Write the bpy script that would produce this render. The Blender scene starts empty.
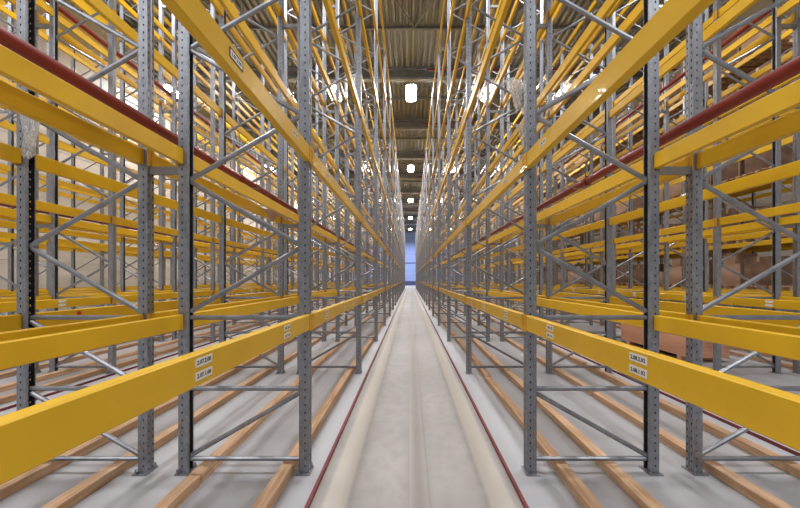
import bpy, math, random
from mathutils import Vector, Matrix
random.seed(7)
SC = bpy.context.scene
COL = SC.collection
PI = math.pi

# ------------------------------------------------------------------ materials
def new_mat(name):
    m = bpy.data.materials.new(name); m.use_nodes = True
    nt = m.node_tree
    return m, nt, nt.nodes['Principled BSDF']

def N(nt, typ, **kw):
    n = nt.nodes.new(typ)
    for k, v in kw.items(): setattr(n, k, v)
    return n

def math_node(nt, op, a, b=None, c=None):
    n = N(nt, 'ShaderNodeMath', operation=op)
    for i, v in enumerate((a, b, c)):
        if v is None: continue
        if isinstance(v, (int, float)): n.inputs[i].default_value = v
        else: nt.links.new(v, n.inputs[i])
    return n.outputs[0]

def mix_rgb(nt, fac, a, b, blend='MIX'):
    n = N(nt, 'ShaderNodeMix', data_type='RGBA', blend_type=blend)
    for s, v in ((n.inputs[0], fac), (n.inputs[6], a), (n.inputs[7], b)):
        if isinstance(v, (int, float)): s.default_value = v
        elif isinstance(v, (tuple, list)): s.default_value = (*v, 1) if len(v) == 3 else v
        else: nt.links.new(v, s)
    return n.outputs[2]

def noisy(name, c1, c2, scale=4, stretch=(1, 1, 1), rough=.5, metal=0, detail=4, coat=0, bump=0, contrast=(.35, .65)):
    m, nt, p = new_mat(name)
    tc = N(nt, 'ShaderNodeTexCoord'); mp = N(nt, 'ShaderNodeMapping')
    mp.inputs['Scale'].default_value = stretch
    nt.links.new(tc.outputs['Object'], mp.inputs[0])
    nz = N(nt, 'ShaderNodeTexNoise'); nz.inputs['Scale'].default_value = scale; nz.inputs['Detail'].default_value = detail
    nt.links.new(mp.outputs[0], nz.inputs['Vector'])
    r = N(nt, 'ShaderNodeMapRange'); r.inputs[1].default_value = contrast[0]; r.inputs[2].default_value = contrast[1]
    nt.links.new(nz.outputs['Fac'], r.inputs[0])
    nt.links.new(mix_rgb(nt, r.outputs[0], c1, c2), p.inputs['Base Color'])
    p.inputs['Roughness'].default_value = rough; p.inputs['Metallic'].default_value = metal
    p.inputs['Coat Weight'].default_value = coat
    if bump:
        b = N(nt, 'ShaderNodeBump'); b.inputs['Strength'].default_value = bump; b.inputs['Distance'].default_value = .01
        nt.links.new(nz.outputs['Fac'], b.inputs['Height']); nt.links.new(b.outputs[0], p.inputs['Normal'])
    return m

M = {}
M['yellow'] = noisy('yellow_paint', (.73, .425, .009), (.79, .475, .012), 2.5, rough=.40, coat=.12)
M['connector'] = noisy('amber_paint', (.66, .34, .010), (.72, .39, .013), 3, rough=.4, coat=.2)
M['galv'] = noisy('galvanised_steel', (.235, .245, .272), (.31, .32, .348), 34, stretch=(1, 1, .35), rough=.38, metal=.55)
M['brace'] = noisy('brace_steel', (.225, .235, .26), (.31, .32, .345), 9, rough=.33, metal=.6)
M['pipe'] = noisy('red_pipe_paint', (.20, .018, .015), (.25, .024, .020), 5, rough=.38, coat=.2)
M['rail'] = noisy('dark_red_rail_paint', (.13, .014, .018), (.20, .03, .035), 14, stretch=(1, .2, 1), rough=.5)
M['wood'] = noisy('raw_timber', (.46, .26, .14), (.72, .50, .33), 7, stretch=(6, .35, 6), rough=.75, detail=6, bump=.2, contrast=(.3, .7))
M['brass'] = noisy('brass', (.5, .33, .12), (.6, .4, .16), 10, rough=.35, metal=.8)
M['carton'] = noisy('brown_cardboard', (.34, .21, .14), (.46, .30, .21), 3, rough=.85, contrast=(.3, .7))
M['carton2'] = noisy('dark_cardboard', (.13, .075, .048), (.21, .125, .08), 3, rough=.85)
M['ply'] = noisy('reddish_board', (.72, .38, .25), (.82, .46, .31), 2.2, stretch=(1, .5, 2), rough=.8)
M['tape'] = noisy('packing_tape', (.33, .24, .15), (.38, .28, .18), 3, rough=.3)
M['girder'] = noisy('girder_paint', (.16, .17, .19), (.22, .23, .25), 2, rough=.6)
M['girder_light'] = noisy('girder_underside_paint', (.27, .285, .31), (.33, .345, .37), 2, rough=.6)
M['lamp_body'] = noisy('lamp_housing', (.25, .25, .26), (.3, .3, .31), 4, rough=.5)
M['label'] = noisy('white_label', (.78, .77, .74), (.84, .83, .80), 20, rough=.6)
M['ink'] = noisy('black_ink', (.012, .012, .014), (.02, .02, .022), 20, rough=.6)
M['sticker'] = noisy('red_sticker', (.55, .03, .02), (.6, .04, .03), 20, rough=.5)
M['blue'] = noisy('blue_door_paint', (.05, .07, .17), (.07, .09, .20), 2, rough=.5)

# perforated galvanised steel: punched slots; on the web they are open right through
def perforated(web, inner=False):
    m = noisy('channel_inside_shade', (.030, .031, .034), (.05, .051, .055), 20, rough=.6, metal=.2) if inner else noisy('perforated_steel', (.225, .235, .262), (.30, .31, .338), 34, stretch=(1, 1, .35), rough=.38, metal=.55)
    nt = m.node_tree; p = nt.nodes['Principled BSDF']; out = nt.nodes['Material Output']
    tc = N(nt, 'ShaderNodeTexCoord'); sp = N(nt, 'ShaderNodeSeparateXYZ'); nt.links.new(tc.outputs['Object'], sp.inputs[0])
    sn = N(nt, 'ShaderNodeSeparateXYZ'); nt.links.new(tc.outputs['Normal'], sn.inputs[0])
    def dots(coord, offs, zoff, rw, rh, pitch):
        z = math_node(nt, 'SUBTRACT', math_node(nt, 'MODULO', math_node(nt, 'ADD', sp.outputs[2], zoff), pitch), pitch / 2)
        zz = math_node(nt, 'POWER', math_node(nt, 'DIVIDE', z, rh), 2)
        res = None
        for o in offs:
            c = math_node(nt, 'DIVIDE', math_node(nt, 'SUBTRACT', coord, o), rw)
            d = math_node(nt, 'LESS_THAN', math_node(nt, 'ADD', math_node(nt, 'POWER', c, 2), zz), 1)
            res = d if res is None else math_node(nt, 'MAXIMUM', res, d)
        return res
    webf = math_node(nt, 'GREATER_THAN', math_node(nt, 'ABSOLUTE', sn.outputs[0]), .8)
    flf = math_node(nt, 'GREATER_THAN', math_node(nt, 'ABSOLUTE', sn.outputs[1]), .8)
    w = math_node(nt, 'MULTIPLY', webf, dots(sp.outputs[1], (-.020, .020), 2.0, .006, .011, .0625))
    fl = math_node(nt, 'MULTIPLY', flf, dots(sp.outputs[0], (.010 * web,), 2.03, .0062, .0095, .0625))
    fl2 = math_node(nt, 'MULTIPLY', flf, dots(sp.outputs[0], (-.024 * web,), 2.0, .0035, .0055, .0625))
    base = p.inputs['Base Color'].links[0].from_socket
    w = math_node(nt, 'MAXIMUM', w, fl)
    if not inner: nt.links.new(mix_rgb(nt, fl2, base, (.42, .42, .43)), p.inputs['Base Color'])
    tr = N(nt, 'ShaderNodeBsdfTransparent'); mx = N(nt, 'ShaderNodeMixShader')
    nt.links.new(w, mx.inputs[0]); nt.links.new(p.outputs[0], mx.inputs[1]); nt.links.new(tr.outputs[0], mx.inputs[2])
    nt.links.new(mx.outputs[0], out.inputs[0])
    return m
M['perf1'] = perforated(1); M['perf-1'] = perforated(-1)
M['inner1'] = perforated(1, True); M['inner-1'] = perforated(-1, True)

def emis(name, col, s):
    m, nt, p = new_mat(name)
    p.inputs['Base Color'].default_value = (*col, 1)
    p.inputs['Emission Color'].default_value = (*col, 1); p.inputs['Emission Strength'].default_value = s
    return m
M['lamp'] = emis('lamp_diffuser', (1, .98, .95), 40)

def plastic():
    m, nt, p = new_mat('clear_wrap')
    p.inputs['Base Color'].default_value = (.80, .80, .80, 1); p.inputs['Roughness'].default_value = .25
    out = nt.nodes['Material Output']; tr = N(nt, 'ShaderNodeBsdfTransparent'); mx = N(nt, 'ShaderNodeMixShader')
    nz = N(nt, 'ShaderNodeTexNoise'); nz.inputs['Scale'].default_value = 14
    r = N(nt, 'ShaderNodeMapRange'); r.inputs[1].default_value = .3; r.inputs[2].default_value = .7; r.inputs[3].default_value = .35; r.inputs[4].default_value = .95
    nt.links.new(nz.outputs['Fac'], r.inputs[0]); nt.links.new(r.outputs[0], mx.inputs[0])
    nt.links.new(tr.outputs[0], mx.inputs[1]); nt.links.new(p.outputs[0], mx.inputs[2]); nt.links.new(mx.outputs[0], out.inputs[0])
    return m
M['wrap'] = plastic()

# concrete floor: grey under the racks, worn beige in the aisle with pale strips
AXIS = .06
def floor_mat():
    m, nt, p = new_mat('warehouse_concrete')
    tc = N(nt, 'ShaderNodeTexCoord'); sp = N(nt, 'ShaderNodeSeparateXYZ'); nt.links.new(tc.outputs['Object'], sp.inputs[0])
    def noise(scale, st, det=5):
        mp = N(nt, 'ShaderNodeMapping'); mp.inputs['Scale'].default_value = st; nt.links.new(tc.outputs['Object'], mp.inputs[0])
        nz = N(nt, 'ShaderNodeTexNoise'); nz.inputs['Scale'].default_value = scale; nz.inputs['Detail'].default_value = det
        nt.links.new(mp.outputs[0], nz.inputs['Vector']); return nz.outputs['Fac']
    def rng(v, a, b, c=0, d=1):
        r = N(nt, 'ShaderNodeMapRange'); nt.links.new(v, r.inputs[0])
        for i, q in enumerate((a, b, c, d)): r.inputs[i + 1].default_value = q
        return r.outputs[0]
    wob = math_node(nt, 'MULTIPLY', math_node(nt, 'SUBTRACT', noise(.8, (1, .5, 1), 2), .5), .03)
    xs = math_node(nt, 'ADD', math_node(nt, 'SUBTRACT', sp.outputs[0], AXIS), wob)
    ax = math_node(nt, 'ABSOLUTE', math_node(nt, 'SUBTRACT', sp.outputs[0], .04))
    blot = rng(noise(1.1, (1, .6, 1), 6), .3, .7)
    streak = rng(noise(6, (1, .03, 1), 3), .35, .65)
    speck = rng(noise(9, (1, .7, 1), 8), .42, .66)
    rack = mix_rgb(nt, blot, (.37, .37, .39), (.46, .46, .48))
    rack = mix_rgb(nt, math_node(nt, 'MULTIPLY', streak, .30), rack, (.29, .295, .32))
    aisle = mix_rgb(nt, blot, (.325, .306, .29), (.42, .398, .378))
    aisle = mix_rgb(nt, math_node(nt, 'MULTIPLY', speck, .40), aisle, (.27, .255, .24))
    # pale wheel strips
    axw = math_node(nt, 'ABSOLUTE', xs)
    d1 = math_node(nt, 'ABSOLUTE', math_node(nt, 'SUBTRACT', axw, .595))
    strip = rng(d1, .068, .10, 1, 0)
    aisle = mix_rgb(nt, math_node(nt, 'MULTIPLY', strip, .85), aisle, (.54, .495, .44))
    edge = rng(axw, .69, .74, 0, 1)
    aisle = mix_rgb(nt, math_node(nt, 'MULTIPLY', edge, .5), aisle, (.27, .245, .215))
    mid = rng(axw, .06, .085, 1, 0)
    aisle = mix_rgb(nt, math_node(nt, 'MULTIPLY', mid, .7), aisle, (.50, .475, .45))
    for o in (-.07, .085):
        dl = math_node(nt, 'ABSOLUTE', math_node(nt, 'SUBTRACT', xs, o))
        aisle = mix_rgb(nt, math_node(nt, 'MULTIPLY', rng(dl, .003, .007, 1, 0), .3), aisle, (.19, .18, .17))
    inside = rng(ax, .775, .79, 1, 0)
    col = mix_rgb(nt, inside, rack, aisle)
    nt.links.new(col, p.inputs['Base Color'])
    p.inputs['Roughness'].default_value = .5
    b = N(nt, 'ShaderNodeBump'); b.inputs['Strength'].default_value = .12; b.inputs['Distance'].default_value = .004
    nt.links.new(noise(40, (1, 1, 1), 4), b.inputs['Height']); nt.links.new(b.outputs[0], p.inputs['Normal'])
    return m
M['floor'] = floor_mat()
M['deck'] = noisy('roof_deck', (.235, .24, .24), (.31, .315, .31), 1.5, stretch=(1, .2, 1), rough=.55, metal=.2)
M['wall_side'] = noisy('side_wall_panel', (.52, .47, .40), (.60, .55, .48), 1.2, stretch=(1, .4, 3), rough=.7)
M['wall_end'] = noisy('end_wall_panel', (.30, .37, .62), (.36, .43, .68), 1, stretch=(.3, 1, 3), rough=.6)

# ------------------------------------------------------------------ mesh helpers
class MB:
    def __init__(s): s.v = []; s.f = []
    def add(s, vs, fs):
        b = len(s.v); s.v += [tuple(q) for q in vs]; s.f += [tuple(b + i for i in f) for f in fs]; return s
    def box(s, x0, y0, z0, x1, y1, z1):
        v = [(x, y, z) for z in (z0, z1) for y in (y0, y1) for x in (x0, x1)]
        return s.add(v, [(0, 2, 3, 1), (4, 5, 7, 6), (0, 1, 5, 4), (2, 6, 7, 3), (0, 4, 6, 2), (1, 3, 7, 5)])
    def prism(s, pts, axis, a, b, cap=True):
        """extrude the closed 2-D outline pts along axis ('y' or 'z' or 'x')"""
        def P(p, t):
            return {'y': (p[0], t, p[1]), 'z': (p[0], p[1], t), 'x': (t, p[0], p[1])}[axis]
        n = len(pts); v = [P(p, a) for p in pts] + [P(p, b) for p in pts]
        f = [(i, (i + 1) % n, n + (i + 1) % n, n + i) for i in range(n)]
        if cap: f += [tuple(range(n))[::-1], tuple(range(n, 2 * n))]
        return s.add(v, f)
    def rod(s, p, q, r, seg=8, flat=1.0, cap=True):
        p, q = Vector(p), Vector(q); d = (q - p).normalized()
        up = Vector((0, 1, 0)) if abs(d.y) < .9 else Vector((1, 0, 0))
        a = d.cross(up).normalized(); b = d.cross(a)
        v = []
        for c in (p, q):
            for i in range(seg):
                t = 2 * PI * (i + .5) / seg
                v.append(c + a * (r * math.cos(t)) + b * (r * flat * math.sin(t)))
        f = [(i, (i + 1) % seg, seg + (i + 1) % seg, seg + i) for i in range(seg)]
        if cap: f += [tuple(range(seg))[::-1], tuple(range(seg, 2 * seg))]
        return s.add(v, f)
    def mesh(s, name, mat, smooth=False):
        me = bpy.data.meshes.new(name); me.from_pydata(s.v, [], s.f); me.materials.append(M[mat]); me.update()
        import bmesh
        bm = bmesh.new(); bm.from_mesh(me); bmesh.ops.recalc_face_normals(bm, faces=bm.faces); bm.to_mesh(me); bm.free()
        if smooth:
            for p in me.polygons: p.use_smooth = True
            try: me.set_sharp_from_angle(angle=math.radians(40))
            except Exception: pass
        return me

def obj(name, me, parent=None, loc=(0, 0, 0), rot=(0, 0, 0)):
    o = bpy.data.objects.new(name, me); COL.objects.link(o)
    o.location = loc; o.rotation_euler = rot
    if parent: o.parent = parent
    return o
def tag(o, label, cat, group=None, kind='thing'):
    o['label'] = label; o['category'] = cat; o['kind'] = kind
    if group: o['group'] = group
    return o
def struct(name, me, **k):
    o = obj(name, me, **k); o['kind'] = 'structure'; return o

ORD = ['first', 'second', 'third', 'fourth', 'fifth', 'sixth', 'seventh', 'eighth', 'ninth', 'tenth', 'eleventh', 'twelfth', 'thirteenth',
       'fourteenth', 'fifteenth', 'sixteenth', 'seventeenth', 'eighteenth', 'nineteenth', 'twentieth', 'twenty-first', 'twenty-second']
LEV = ['lowest', 'second', 'third', 'fourth', 'fifth', 'top']

# ------------------------------------------------------------------ layout (metres; camera at x=0, y=0, z=1.6 looking along +Y)
F = 322.0
BAY = 2.8; Y0 = -.12; NF = 21                       # frames at Y0 + n*BAY
LEVELS = [1.31, 2.69, 4.48, 6.17, 7.82, 9.50]       # beam tops
def level(s, L, k=1, r=0): return LEVELS[L] - ((.007, .06, .03, .02, 0, 0)[L] if s > 0 else .022 if L == 1 and (k or r) else 0)
BH, BD = .125, .05
UH = 9.66; UW, UD = .07, .085                        # upright height, width along Y, depth along X
RACKS = {-1: [(.872, 1.862), (2.20, 3.19), (5.07, 6.06), (6.40, 7.39), (9.27, 10.26), (10.60, 11.59)],
          1: [(1.0, 2.005), (2.367, 3.372), (5.23, 6.235), (6.597, 7.60), (9.46, 10.465), (10.83, 11.835)]}
SIDE = {-1: 'left', 1: 'right'}
def rack_name(s, k):
    return ('the %s aisle rack' % SIDE[s]) if k == 0 else ('the %s rack on the %s' % (ORD[k], SIDE[s]))
def halfw(s): return 412 if s < 0 else 392
def in_view(s, x, y): return y > .3 and x * F / y < halfw(s)

# ------------------------------------------------------------------ setting
b = MB(); b.box(-14.6, -8, -.25, 14.6, 82, 0); struct('floor', b.mesh('floor', 'floor'))
b = MB(); pts = []; x = -14.6; per = .30
while x < 14.6:
    pts += [(x, 13.6), (x + .12, 13.6), (x + .15, 13.74), (x + .27, 13.74)]; x += per
pts += [(x, 13.6)]
n = len(pts)
b.add([(p[0], -8, p[1]) for p in pts] + [(p[0], 82, p[1]) for p in pts], [(i, i + 1, n + i + 1, n + i) for i in range(n - 1)])
b.box(-14.8, -8, 13.76, 14.8, 82, 13.9)
struct('ceiling', b.mesh('ceiling', 'deck'))
def panel_wall(name, mat, sx):
    b = MB()
    for i in range(12):
        z0 = i * 1.15
        b.box(min(sx, sx + .12 * (1 if sx > 0 else -1)), -8, z0 + .008, max(sx, sx + .12 * (1 if sx > 0 else -1)), 82, z0 + 1.142)
    b.box(min(sx * 1.004, sx * 1.012), -8, 0, max(sx * 1.004, sx * 1.012), 82, 13.8)
    struct(name, b.mesh(name, mat))
panel_wall('wall_left', 'wall_side', -14.6)
panel_wall('wall_right', 'wall_side', 14.6)
b = MB()
for i in range(12): b.box(-14.6, 82, i * 1.15 + .01, 14.6, 82.15, i * 1.15 + 1.14)
b.box(-14.6, 82.02, 0, 14.6, 82.2, 13.8)
struct('wall_end', b.mesh('wall_end', 'wall_end'))
b = MB(); b.box(-1.25, 81.93, 0, 1.35, 81.99, 1.05)
for i in range(4): b.box(-1.25, 81.90, .05 + i * .26, 1.35, 81.93, .24 + i * .26)
d = struct('door_1', b.mesh('door', 'blue'))
b = MB(); b.box(-14.5, 81.86, 5.6, 14.5, 81.99, 5.78); struct('trim_1', b.mesh('trim', 'blue'))

# roof girders every six metres (parts of the building shell)
gi = 0
for k in range(-1, 11):
    y = 18.3 + 6 * k
    b = MB(); b.box(-14.5, y - .12, 13.46, 14.5, y + .12, 13.56); b.box(-14.5, y - .02, 12.98, 14.5, y + .02, 13.46)
    g = struct('trim_%d' % (2 + gi), b.mesh('girder', 'girder'))
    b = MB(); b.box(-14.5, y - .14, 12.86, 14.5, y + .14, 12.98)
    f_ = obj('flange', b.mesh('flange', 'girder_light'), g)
    b = MB()
    for x0 in range(-13, 14, 4):
        b.rod((x0, y + .1, 12.95), (x0 + 1.2, y + 2.9, 13.5), .05, 6); b.rod((x0 + 2.4, y + .1, 12.95), (x0 + 1.2, y + 2.9, 13.5), .05, 6)
    b.box(-14.5, y + 2.9, 13.42, 14.5, y + 3.0, 13.56)
    obj('bracing', b.mesh('bracing', 'girder'), g)
    gi += 1
# red ceiling sprinkler mains
for k in range(0, 9):
    y = 17.2 + 6 * k
    b = MB(); b.rod((.9, y, 12.78), (14.4, y, 12.78), .045, 10, cap=True)
    for xx in (2.2, 6.2, 10.2, 13.8): b.rod((xx, y, 12.8), (xx, y, 13.6), .012, 6)
    tag(obj('ceiling_pipe', b.mesh('ceiling_pipe', 'pipe', True)), 'red sprinkler pipe under the roof deck, %s from the camera' % ORD[k], 'pipe', 'red sprinkler pipes under the roof')

# ------------------------------------------------------------------ upright frames
def upright_mesh(mat, web):
    """channel: web at x = web*UD/2, open toward the braces"""
    w = UW / 2; d = UD / 2; t = .003; lip = .014
    o = [(d, -w), (d, -.011), (d - .007, -.006), (d - .007, .006), (d, .011), (d, w), (-d + .012, w), (-d, w - .006), (-d, w - lip)]
    i = [(-d + t, w - lip), (-d + t, w - .006 - t * .4), (-d + .012, w - t), (d - t, w - t), (d - t, .012), (d - .007 - t, .007), (d - .007 - t, -.007), (d - t, -.012), (d - t, -w + t), (-d + .012, -w + t), (-d + t, -w + .006 + t * .4), (-d + t, -w + lip)]
    o2 = [(-d, -w + lip), (-d, -w + .006), (-d + .012, -w)]
    pts = [(p[0] * web, p[1]) for p in o + i + o2]
    me = MB().prism(pts, 'z', 0.008, UH).mesh('upright', mat + str(web) if mat == 'perf' else mat)
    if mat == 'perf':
        # flange insides get a near-black colour that paints in the channel's shade; web keeps its open slots
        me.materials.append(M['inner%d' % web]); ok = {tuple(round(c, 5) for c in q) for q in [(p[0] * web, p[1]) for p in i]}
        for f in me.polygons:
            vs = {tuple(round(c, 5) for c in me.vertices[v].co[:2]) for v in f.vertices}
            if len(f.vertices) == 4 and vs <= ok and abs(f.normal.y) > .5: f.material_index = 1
    return me
UPR = {(m, w): upright_mesh(m, w) for m in ('perf', 'galv') for w in (-1, 1)}
bp = MB(); bp.box(-.056, -.068, 0, .056, .068, .008)
for sx in (-.038, .038):
    bp.rod((sx, .054 * (1 if sx > 0 else -1), .008), (sx, .054 * (1 if sx > 0 else -1), .045), .007, 8)
    bp.rod((sx, .054 * (1 if sx > 0 else -1), .008), (sx, .054 * (1 if sx > 0 else -1), .020), .013, 6)
BASE = bp.mesh('base_plate', 'galv')

def brace_list(gapx, aislex):
    """gap-side and aisle-side inner x; returns (name, p, q)"""
    out = []
    for z in (.106, .69, 1.28, UH - .12): out.append(('horizontal_brace', (gapx, 0, z), (aislex, 0, z)))
    for z0, z1 in ((.135, .655), (.72, 1.245)): out.append(('diagonal_brace', (gapx, 0, z0), (aislex, 0, z1)))
    z = 1.32; g = True
    while z + .55 < UH - .1:
        a, c = (gapx, aislex) if g else (aislex, gapx)
        out.append(('diagonal_brace', (a, 0, z + .012), (c, 0, z + .538))); z += .548; g = not g
    return out
FRAME_CACHE = {}
def brace_mesh(p, q, name):
    d = (Vector(q) - Vector(p)).normalized()
    key = tuple(round(v, 4) for v in (q[0] - p[0], q[2] - p[2]))
    if key not in FRAME_CACHE:
        qq = Vector(q) - Vector(p); b = MB(); b.rod((0, 0, 0), qq, .020, 8, flat=.85)
        FRAME_CACHE[key] = b.mesh(name, 'brace', True)
    return FRAME_CACHE[key]
frame_src = {}
def build_frame(s, k, n):
    xa, xb = RACKS[s][k]; y = Y0 + n * BAY
    near = (k <= 1 and n <= 5) or (k in (2, 3) and n <= 4)
    root_x = s * xa
    dx = s * (xb - xa)
    label = 'grey steel upright frame of %s, %s from the camera' % (rack_name(s, k), ORD[max(n - 1, 0)])
    if n == 0: label = 'grey steel upright frame of %s, level with the camera' % rack_name(s, k)
    grp = 'grey steel upright frames of the pallet racks'
    gap_is_back = (k % 2 == 0)
    i0, i1 = s * .040, dx - s * .040         # inner x of first and second upright (local)
    gx, ax = (i1, i0) if gap_is_back else (i0, i1)
    key = (s, k, near)
    if near:
        root = obj('upright_frame', None, loc=(root_x, y, 0)); root.empty_display_size = .2
        tag(root, label, 'rack frame', grp)
        m = 'perf' if n <= 4 and k <= 1 else 'galv'
        # web of the first upright faces the aisle/camera axis (-s), of the second away (+s)
        obj('upright', UPR[(m, -s)], root); obj('upright', UPR[(m, s)], root, loc=(dx, 0, 0))
        obj('base_plate', BASE, root); obj('base_plate', BASE, root, loc=(dx, 0, 0))
        for nm, p, q in brace_list(gx, ax):
            obj(nm, brace_mesh(p, q, nm), root, loc=p)
        if gap_is_back:
            g2 = s * (RACKS[s][k + 1][0] - xa)
            for z in (2.50, 5.9, 8.6):
                x0, x1 = sorted((dx + s * (UD / 2 + .001), g2 - s * (UD / 2 + .001)))
                b = MB(); b.box(x0, -.02, z - .03, x1, .02, z + .03); b.box(x0, -.032, z - .032, x0 + .004, .032, z + .032); b.box(x1 - .004, -.032, z - .032, x1, .032, z + .032)
                tag(obj('row_spacer', b.mesh('row_spacer', 'brace'), loc=(root_x, y, 0)),
                    'short %s spacer behind %s, %s frame' % ({2.50: 'lower', 5.9: 'middle', 8.6: 'upper'}[z], rack_name(s, k), ORD[max(n - 1, 0)] if n else 'nearest'), 'rack spacer', 'short spacers between back to back racks')
        return root
    if key not in frame_src:
        b = MB()
        for xx, w in ((0, -s), (dx, s)):
            d_, w_ = UD / 2, UW / 2
            # open channel silhouette, lighter mesh
            pts = [(xx + w * d_, -w_), (xx + w * d_, w_), (xx - w * d_, w_), (xx - w * d_, w_ - .012), (xx + w * (d_ - .006), w_ - .006), (xx + w * (d_ - .006), -w_ + .006), (xx - w * d_, -w_ + .012), (xx - w * d_, -w_)]
            b.prism(pts, 'z', 0, UH); b.box(xx - .042, -.06, 0, xx + .042, .06, .008)
        for nm, p, q in brace_list(gx, ax): b.rod(p, q, .019, 5, cap=False)
        if gap_is_back:
            g2 = s * (RACKS[s][k + 1][0] - xa)
            for z in (2.50, 5.9, 8.6):
                x0, x1 = sorted((dx + s * UD / 2, g2 - s * UD / 2 - s * .004)); b.box(x0, -.02, z - .03, x1, .02, z + .03)
        frame_src[key] = b.mesh('upright_frame', 'galv')
    return tag(obj('upright_frame', frame_src[key], loc=(root_x, y, 0)), label, 'rack frame', grp)

for s in (-1, 1):
    for k, (xa, xb) in enumerate(RACKS[s]):
        for n in range(NF):
            y = Y0 + n * BAY
            if (n == 0 and k <= 1) or in_view(s, xa, y):
                build_frame(s, k, n)

# ------------------------------------------------------------------ beams
def beam_outline(x0, x1, z0, z1, c=.005):
    return [(x0 + c, z0), (x1 - c, z0), (x1, z0 + c), (x1, z1 - c), (x1 - c, z1), (x0 + c, z1), (x0, z1 - c), (x0, z0 + c)]
BEAM_ME = {}; CONN_ME = {}
INSET = {0: (0, BD), 1: (.04, BD), 2: (.0055, .042)}   # how far the beam sits back from the outer face, and its width
for d, deep in ((-1, 0), (1, 0), (-1, 1), (1, 1), (-1, 2), (1, 2)):      # d: side of the upright the beam faces; deep: set back between the uprights
    ins, bw = INSET[deep]; outer = .0025 - ins + bw
    x0, x1 = sorted((d * (.0025 - ins), d * outer))
    BEAM_ME[(d, deep)] = MB().prism(beam_outline(x0, x1, -BH, 0), 'y', UW / 2 + .003, BAY - UW / 2 - .003).mesh('rack_beam', 'yellow')
    for e in (0, 1):
        def Y(v): return v if e == 0 else BAY - v
        b = MB()
        fx0, fx1 = sorted((d * (UD / 2 + .001), d * ((.0535 + .003) if deep != 1 else .0455)))
        ya, yb = sorted((Y(.003), Y(UW / 2 + .004)))
        b.box(fx0, ya, -BH - .012, fx1, yb, .004)                          # plate over the upright
        if deep == 1: lug0, lug1 = .0455, .0490
        else: lug0, lug1 = .0565, .0600
        fx0, fx1 = sorted((d * (outer + .0005), d * (outer + .005))); ya, yb = sorted((Y(UW / 2 + .004), Y(UW / 2 + .030)))
        b.box(fx0, ya, -BH - .004, fx1, yb, -.002)                         # weld flange on the beam face
        for z in (-.03, -.075, -.12):                                      # hook lugs
            ya, yb = sorted((Y(.010), Y(.020))); lx0, lx1 = sorted((d * lug0, d * lug1)); b.box(lx0, ya, z - .009, lx1, yb, z + .009)
        CONN_ME[(d, e, deep)] = b.mesh('end_connector', 'connector')
LBL = {d: MB().box(*(sorted((0, d * .0015))[0], -.052, -.017, sorted((0, d * .0015))[1], .052, .017)).mesh('location_label', 'label') for d in (-1, 1)}
TXT = {}
def text_data(t):
    if t not in TXT:
        c = bpy.data.curves.new('label_text', 'FONT'); c.body = t; c.size = .0235; c.align_x = 'CENTER'; c.align_y = 'CENTER'
        c.offset = .0006; c.extrude = .0002; c.resolution_u = 2; c.materials.append(M['ink'])
        tmp = bpy.data.objects.new('tmp', c); COL.objects.link(tmp); bpy.context.view_layer.update()
        me = bpy.data.meshes.new_from_object(tmp.evaluated_get(bpy.context.evaluated_depsgraph_get())); me.name = 'label_text'
        bpy.data.objects.remove(tmp); bpy.data.curves.remove(c); TXT[t] = me
    return TXT[t]
def place_label(parent, d, y, z, txt=None, xf=None):
    # d: facing direction in x; labels sit on the beam face
    xf = d * .0527 if xf is None else xf
    o = obj('location_label', LBL[d], parent, loc=(xf, y, z))
    if txt:
        obj('label_text', text_data(txt), o, loc=(d * .0019, 0, -.0005), rot=(PI / 2, 0, d * PI / 2))
    return o

cand = []
WT = [1, .6, .42, .3, .14, .08]
for s in (-1, 1):
    for k, pair in enumerate(RACKS[s]):
        for r, x in enumerate(pair):                  # r=0 near row, r=1 far row
            for n in range(NF - 1):
                ya, yb = Y0 + n * BAY, Y0 + (n + 1) * BAY
                for L, zt in enumerate(LEVELS):
                    h = zt - 1.6
                    # nearest visible y
                    yv = max(x * F / halfw(s), h * F / 279 if h > 0 else -h * F / 228, .3)
                    if yb < yv + .02: continue
                    yn = max(ya, yv)
                    ln = math.hypot(x, h) * F * (1 / yn - 1 / yb)
                    sc = ln * BH * F / ((yn + yb) / 2) * WT[k] * (1 if r == 0 else .7)
                    cand.append((sc, s, k, r, n, L))
cand.sort(reverse=True)
chosen, rest = cand[:300], cand[300:]
codes_l = {0: ('2.07.2.01', '2.07.1.01'), 1: ('2.07.2.00', '2.07.1.00'), 2: ('2.07.2.02', '2.07.1.02')}
codes_r = {0: ('2.08.2.00', '2.08.1.00'), 1: ('2.08.2.02', '2.08.1.02'), 2: ('2.08.2.03', '2.08.1.03')}
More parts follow.
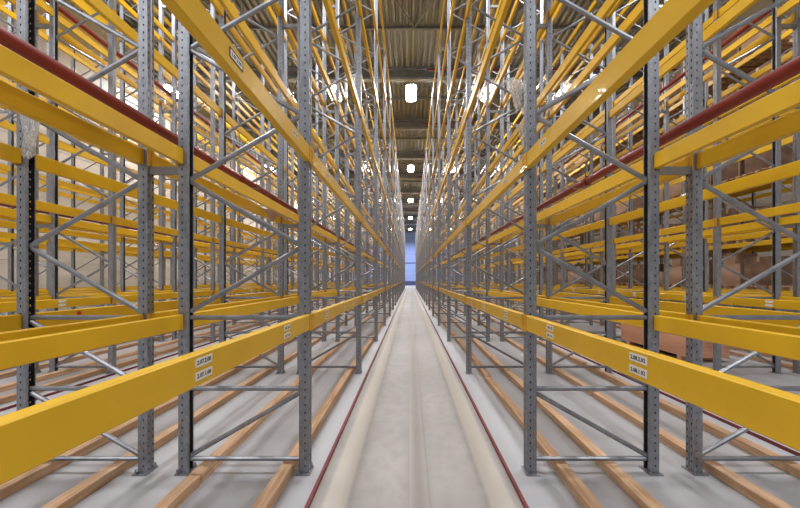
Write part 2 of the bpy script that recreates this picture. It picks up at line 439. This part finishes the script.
for sc, s, k, r, n, L in chosen:
    x = RACKS[s][k][r]; d = -s if r == 0 else s
    deep = 2 if r == 1 else 1 if k else 0
    o = obj('rack_beam', BEAM_ME[(d, deep)], loc=(s * x, Y0 + n * BAY, level(s, L, k, r)))
    side = 'front' if r == 0 else 'rear'
    tag(o, 'yellow %s beam of %s, %s level, %s bay' % (side, rack_name(s, k), LEV[L], ORD[n]), 'rack beam', 'yellow steel beams of the pallet racks')
    if Y0 + n * BAY < 20 or k == 0:
        obj('end_connector', CONN_ME[(d, 0, deep)], o); obj('end_connector', CONN_ME[(d, 1, deep)], o)
    if k == 0 and r == 0 and L == 0 and n <= 7:
        for j, yy in enumerate((.50, 1.40, 2.27) if s < 0 else (.50, 1.458, 2.30)):
            c = (codes_l if s < 0 else codes_r)[j]
            t = n <= 3
            place_label(o, d, yy, -.034, c[0] if t else None); place_label(o, d, yy, -.086, c[1] if t else None)
    if k == 0 and r == 0 and L == 1 and n <= 3:
        for j, yy in enumerate((.54, 1.64, 2.42)):
            if j == 1 and (s > 0 or n): continue
            c = (codes_l if s < 0 else codes_r)[j]
            c3 = c[0][:5] + '3' + c[0][6:]
            place_label(o, d, yy, -.055, c3 if n < 2 else None)
            if j == 1 and n == 0:
                ed = MB(); x0, x1 = sorted((d * .0003, d * .0012))
                for q in ((-.060, -.024, .060, -.017), (-.060, .017, .060, .024), (-.060, -.017, -.052, .017), (.052, -.017, .060, .017)):
                    ed.box(x0, q[0], q[1], x1, q[2], q[3])
                obj('label_holder', ed.mesh('label_holder', 'ink'), o, loc=(d * .0527, yy, -.055))
    if k == 2 and r == 0 and L == 0 and n <= 6:
        for yy in (.6, 2.0): place_label(o, d, yy, -.034, None, d * .0127); place_label(o, d, yy, -.086, None, d * .0127)
    if s < 0 and k == 1 and r == 1 and L == 0 and n == 1:
        b = MB(); b.prism([(.022 * math.cos(t * PI / 8), .022 * math.sin(t * PI / 8)) for t in range(16)], 'x', 0, .0015)
        obj('round_sticker', b.mesh('round_sticker', 'sticker'), o, loc=(.0030, .42, -.04))
b = MB()
for sc, s, k, r, n, L in rest:
    x = RACKS[s][k][r]; d = -s if r == 0 else s
    xc = s * x - d * .0125
    y = Y0 + n * BAY; z = level(s, L, k, r)
    b.box(xc - .025, y + .036, z - BH, xc + .025, y + BAY - .036, z)
tag(obj('distant_rack_beams', b.mesh('distant_rack_beams', 'yellow')), 'yellow steel beams farther away and deeper in the racks', 'rack beams', None, 'stuff')

# ------------------------------------------------------------------ in-rack sprinkler pipes in the flues
for s in (-1, 1):
    for k in (0, 2, 4):
        xg = (RACKS[s][k][1] + RACKS[s][k + 1][0]) / 2
        for z, lv in ((2.803 if k == 0 else 2.76, 'second'), (6.40, 'fourth')):
            y0 = max(-.2, xg * F / 420 - 1.5)
            y1 = Y0 + (NF - 1) * BAY
            b = MB(); b.rod((0, y0, 0), (0, y1, 0), .045, 18)
            yy = y0 + 1.0
            while yy < min(y1, 30):
                b.rod((0, yy - .03, 0), (0, yy + .03, 0), .056, 18); yy += 2.8
            o = obj('sprinkler_pipe', b.mesh('sprinkler_pipe', 'pipe', True), loc=(s * xg, 0, z))
            tag(o, 'red sprinkler pipe behind the %s rack on the %s, above %s level beams' % (ORD[k], SIDE[s], lv), 'pipe', 'red in-rack sprinkler pipes')
            if k == 0:
                hb = MB(); hb.rod((0, 0, .04), (0, 0, .055), .010, 8); hb.rod((0, 0, .055), (0, 0, .085), .005, 6); hb.rod((0, 0, .085), (0, 0, .088), .019, 12)
                hb.rod((-.011, 0, .055), (-.011, 0, .085), .003, 4); hb.rod((.011, 0, .055), (.011, 0, .085), .003, 4)
                hm = hb.mesh('sprinkler_head', 'brass')
                for q in range(6):
                    obj('sprinkler_head', hm, o, loc=(0, 5.05 + q * 2.8, 0))
                st = MB(); st.box(-.12, -.012, -.056, .12, .012, -.051); sm = st.mesh('pipe_bracket', 'galv')
                for q in range(8): obj('pipe_bracket', sm, o, loc=(0, Y0 + (q + .5) * BAY, 0))

# ------------------------------------------------------------------ aisle guide rails on the floor
def rail(x, where):
    b = MB(); t = .009; sgn = 1 if x > 0 else -1
    b.box(-t / 2, -2, 0, t / 2, Y0 + (NF - 1) * BAY + .6, .034)
    x0, x1 = sorted((-sgn * t / 2 * -1, sgn * .030)); b.box(x0, -2, 0, x1, Y0 + (NF - 1) * BAY + .6, .008)
    tag(obj('guide_rail', b.mesh('guide_rail', 'rail'), loc=(x, 0, 0)), where, 'rail', 'dark red floor guide rails')
rail(-.707, 'dark red guide rail on the floor along the left edge of the centre aisle')
rail(.80, 'dark red guide rail on the floor along the right edge of the centre aisle')
for s in (-1, 1):
    rail(s * (RACKS[s][1][1] + .13), 'dark red floor rail behind the second rack on the %s' % SIDE[s])
    rail(s * (RACKS[s][2][0] - .13), 'dark red floor rail in front of the third rack on the %s' % SIDE[s])

# ------------------------------------------------------------------ loose timbers laid along the rack floor
TM = []
for v in range(4):
    L = (3.9, 4.1, 3.7, 4.0)[v]; b = MB(); w, h = .050, .075
    c = .004
    sec = [(-w + c, 0), (w - c, 0), (w, c), (w, h - c), (w - c, h), (-w + c, h), (-w, h - c), (-w, c)]
    k_ = 6; bow = (.006, -.008, .010, -.004)[v]
    vs = []; n_ = len(sec)
    for i in range(k_ + 1):
        t = i / k_; off = bow * math.sin(PI * t) * 2
        vs += [(p[0] + off, L * t, p[1]) for p in sec]
    fs = [(i * n_ + j, i * n_ + (j + 1) % n_, (i + 1) * n_ + (j + 1) % n_, (i + 1) * n_ + j) for i in range(k_) for j in range(n_)]
    fs += [tuple(range(n_))[::-1], tuple(k_ * n_ + j for j in range(n_))]
    b.add(vs, fs); TM.append((L, b.mesh('timber', 'wood')))
ROWS = {-1: [(.995, 0, 'front row, left aisle rack'), (1.69, 0, 'rear row, left aisle rack'), (2.41, 1, 'front row, second rack on the left'), (3.02, 1, 'rear row, second rack on the left'),
             (5.30, 2, 'front row, third rack on the left'), (5.85, 2, 'rear row, third rack on the left'), (6.6, 3, 'front row, fourth rack on the left'), (7.2, 3, 'rear row, fourth rack on the left')],
        1: [(1.23, 0, 'front row, right aisle rack'), (1.64, 0, 'rear row, right aisle rack'), (2.52, 1, 'front row, second rack on the right'), (3.18, 1, 'rear row, second rack on the right'),
            (5.45, 2, 'front row, third rack on the right'), (5.98, 2, 'rear row, third rack on the right'), (6.8, 3, 'front row, fourth rack on the right'), (7.4, 3, 'rear row, fourth rack on the right')]}
random.seed(11)
for s in (-1, 1):
    for x, k, nm in ROWS[s]:
        y = {(-1, .995): -1.35, (-1, 1.69): -1.2, (1, 2.52): .35}.get((s, x), 1.3 + random.random() * .4) if k < 2 else max(0, x * F / 430) - 1.0
        i = 0
        while y < Y0 + (NF - 1) * BAY - 3 and i < 16:
            L, me = TM[random.randrange(4)]
            a = random.uniform(-.007, .007) * (x > 1)
            if s > 0 and k == 2 and y < 8.3 and y + L > 5.9: y += L + .1; continue
            if x * F / max(y + L, .1) < halfw(s):
                o = obj('floor_timber', me, loc=(s * (x + (.015 if x < 1 else 0) + random.uniform(-.012, .012) * (x > 1)), y, 0), rot=(0, 0, a))
                tag(o, 'raw floor timber, %s piece, %s' % (ORD[i], nm), 'timber', 'raw timbers laid on the rack floor'); i += 1
            y += L + random.uniform(.02, .10)
# ------------------------------------------------------------------ lamps, and one added fill light
lamp_b = MB(); lamp_b.box(-.26, -.72, .029, .26, .72, .13)
for cx, cy in ((-.2, -.6), (.2, .6), (-.2, .6), (.2, -.6)): lamp_b.rod((cx, cy, .14), (cx * .4, cy, 1.85), .006, 4)
LAMP_BODY = lamp_b.mesh('lamp_housing', 'lamp_body')
dp = []
for cx, cy, a0 in ((.12, .52, 0), (-.12, .52, 1), (-.12, -.52, 2), (.12, -.52, 3)):
    for q in range(7):
        t = (a0 + q / 6) * PI / 2; dp.append((cx + .16 * math.cos(t), cy + .22 * math.sin(t)))
LAMP_D = MB().prism(dp, 'z', -.045, .028).mesh('diffuser', 'lamp')
AX = [(.06, 'centre aisle'), (-4.13, 'first side aisle on the left'), (4.30, 'first side aisle on the right'), (-8.33, 'second side aisle on the left'), (8.53, 'second side aisle on the right'), (-12.9, 'aisle by the left wall')]
LZ = 11.75
def area(x, y, z, sx, sy, power, col=(.98, .98, 1)):
    l = bpy.data.lights.new('lamp_or_fill_light', 'AREA'); l.shape = 'RECTANGLE'; l.size = sx; l.size_y = sy; l.energy = power; l.color = col
    o = bpy.data.objects.new('lamp_or_fill_light', l); COL.objects.link(o); o.location = (x, y, z); return o
for x, nm in AX:
    for j in range(-1, 6):
        y = 17.6 + 12 * (j - 1) if j >= 1 else 17.6 + 12 * (j - 1)
        if y > 60: power = 900
        power = 330
        a = area(x, y, LZ - .06, .5, 1.4, power)
        if j >= 1 or True:
            if y > 10 and abs(x) * F / y < 400:
                r = obj('ceiling_lamp', LAMP_BODY, loc=(x, y, LZ)); obj('diffuser', LAMP_D, r)
                tag(r, 'bright white ceiling lamp over the %s, %s from the camera' % (nm, ORD[j - 1 if j >= 1 else 0]), 'lamp', 'ceiling lamps over the aisles')
area(0, 76, 11, 14, 3, 1500, (.55, .68, 1))  # added bluish fill that brightens the end wall; no lamp fixture belongs to it

# ------------------------------------------------------------------ cartons in the fifth rack on the right, board stack in the third
def carton_mesh(w, d, h, mat):
    b = MB(); c = .012
    b.box(-w / 2, -d / 2, 0, w / 2, d / 2, h)
    me = b.mesh('carton', mat)
    return me
def tape_mesh(w, d, h):
    b = MB(); b.box(-w / 2 - .002, -.035, h, w / 2 + .002, .035, h + .003); b.box(-w / 2 - .004, -.035, h - .14, -w / 2, .035, h)
    b.box(-w / 2 - .003, -d / 2 - .003, h * .0 + .0, -w / 2 - .0, -d / 2 + .03, h)
    return b.mesh('tape', 'tape')
def pallet_mesh():
    b = MB()
    for i in range(5): b.box(-.48, -.38 + i * .172, .10, .48, -.29 + i * .172, .122)
    for yy in (-.36, 0, .33): b.box(-.48, yy - .0, .078, .48, yy + .08, .10)
    for xx in (-.44, 0, .36):
        for yy in (-.36, 0, .33): b.box(xx, yy, .0, xx + .09, yy + .08, .078)
    return b.mesh('pallet', 'wood')
PAL = pallet_mesh()
random.seed(5)
CV = [(w, d, h, carton_mesh(w, d, h, m), tape_mesh(w, d, h)) for w, d, h, m in
      ((.95, .78, .62, 'carton'), (.9, .74, .95, 'carton2'), (.98, .8, .45, 'carton'), (.92, .76, 1.1, 'carton2'), (.95, .70, .78, 'carton2'), (.6, .4, .3, 'carton'))]
PW = ['nearest', 'middle', 'farthest']
for k, xs_ in ((4, RACKS[1][4]),):
    xc = (xs_[0] + xs_[1]) / 2
    for n in range(3, 10):
        for L in range(0, 5):
            for j in range(3):
                y = Y0 + n * BAY + .52 + j * .88
                if xc * F / (y + .4) > 395: continue
                if random.random() < .12: continue
                pz = level(1, L)
                p = obj('pallet', PAL, loc=(xc, y, pz))
                tag(p, 'wooden pallet in the fifth rack on the right, %s level, %s bay, %s' % (LEV[L], ORD[n], PW[j]), 'pallet', 'wooden pallets in the fifth rack on the right')
                vi = random.randrange(5) if L else random.choice((0, 2, 4, 0))
                w, d_, h, me, tm = CV[vi]
                c = obj('carton', me, loc=(xc + random.uniform(-.02, .02), y, pz + .1225), rot=(0, 0, random.uniform(-.03, .03)))
                obj('tape', tm, c)
                tag(c, 'large brown carton, fifth rack on the right, %s level, %s bay, %s' % (LEV[L], ORD[n], PW[j]), 'carton', 'cartons in the fifth rack on the right')
                if h < .7 and random.random() < .6:
                    w2, d2, h2, me2, tm2 = CV[5]
                    c2 = obj('carton', me2, loc=(xc - .1, y - .05, pz + .1225 + h + .003), rot=(0, 0, random.uniform(-.1, .1))); obj('tape', tm2, c2)
                    tag(c2, 'small carton atop another, fifth right rack, %s level, %s bay, %s' % (LEV[L], ORD[n], PW[j]), 'carton', 'cartons in the fifth rack on the right')
# stack of reddish boards under the third rack on the right
b = MB()
for i in range(18):
    b.box(-.38 + .004 * ((i * 7) % 3), -1.0 + .01 * ((i * 5) % 3), .09 + i * .026, .38, 1.0 + .008 * ((i * 3) % 4), .09 + i * .026 + .0252)
for yy in (-.8, 0, .7): b.box(-.38, yy, 0, .38, yy + .1, .09)
tag(obj('board_stack', b.mesh('board_stack', 'ply'), loc=(5.72, 7.14, 0)), 'stack of reddish brown boards on the floor under the third rack on the right', 'boards')

# ------------------------------------------------------------------ loose wrap and a torn cardboard flap
def crumple(w, h, seed, amp, nx=14, nz=18, taper=.5):
    rnd = random.Random(seed); b = MB()
    ph = [rnd.uniform(0, 6.28) for _ in range(8)]
    vs = []
    for j in range(nz + 1):
        t = j / nz
        ww = w * (1 - taper * t + .16 * math.sin(5 * t + ph[0]))
        for i in range(nx + 1):
            u = i / nx - .5
            vs.append((u * ww + .12 * w * math.sin(4 * t + ph[1]), amp * (math.sin(17 * u + ph[2] + 3 * t) + .6 * math.sin(31 * u + 7 * t + ph[3])) + rnd.uniform(-1, 1) * amp * .35,
                       -t * h * (1 + .15 * math.sin(9 * u + ph[4])) + rnd.uniform(-1, 1) * .004))
    b.add(vs, [(j * (nx + 1) + i, j * (nx + 1) + i + 1, (j + 1) * (nx + 1) + i + 1, (j + 1) * (nx + 1) + i) for j in range(nz) for i in range(nx)])
    return b
tag(obj('plastic_wrap', crumple(.34, .50, 3, .03).mesh('plastic_wrap', 'wrap', True), loc=(1.80, 5.40, 4.95), rot=(0, 0, .3)), 'torn clear plastic wrap hanging above the third beam level of the right rack', 'plastic wrap')
tag(obj('plastic_wrap', crumple(.24, .34, 5, .03).mesh('plastic_wrap', 'wrap', True), loc=(1.90, 5.38, 4.20), rot=(0, 0, -.2)), 'small clump of clear plastic wrap caught lower down in the right rack', 'plastic wrap')
tag(obj('plastic_wrap', crumple(.11, .36, 8, .02, taper=.1).mesh('plastic_wrap', 'wrap', True), loc=(-3.075, 2.60, 2.98), rot=(0, 0, .2)), 'strip of clear plastic wrap tangled round a rear upright at the far left', 'plastic wrap')
b = MB(); b.add([(-.13, 0, .02), (.12, .03, .04), (.07, .05, -.10), (0, .02, -.19), (-.05, -.03, -.07), (.0, -.05, -.01)], [(0, 5, 4), (5, 1, 2), (5, 2, 3), (5, 3, 4), (0, 1, 5)])
o = tag(obj('cardboard_flap', b.mesh('cardboard_flap', 'carton'), loc=(-2.03, 4.7, 2.62)), 'torn brown cardboard flap hanging between the left racks under the red pipe', 'cardboard')
b = MB(); b.add([(-.14, -.01, .03), (.10, -.03, .055), (.0, -.055, .0), (-.06, -.05, -.012)], [(0, 1, 2), (0, 2, 3)])
obj('white_edge', b.mesh('white_edge', 'label'), o)

# ------------------------------------------------------------------ world and camera
w = bpy.data.worlds.new('world'); SC.world = w; w.use_nodes = True
bg = w.node_tree.nodes['Background']; bg.inputs[0].default_value = (.95, .97, 1, 1); bg.inputs[1].default_value = .25
cam = bpy.data.cameras.new('camera'); co = bpy.data.objects.new('camera', cam); COL.objects.link(co)
co.location = (0, 0, 1.6); co.rotation_euler = (PI / 2, 0, 0)
cam.sensor_width = 36; cam.lens = F / 800 * 36; cam.clip_start = .05; cam.clip_end = 200
cam.shift_x = -10 / 800; cam.shift_y = 25 / 800
SC.camera = co
SC.view_settings.view_transform = 'Standard'; SC.view_settings.look = 'None'
SC.view_settings.exposure = 0.08
SC.cycles.max_bounces = 8; SC.cycles.diffuse_bounces = 4; SC.cycles.glossy_bounces = 3; SC.cycles.transparent_max_bounces = 16
SC.cycles.caustics_reflective = False; SC.cycles.caustics_refractive = False
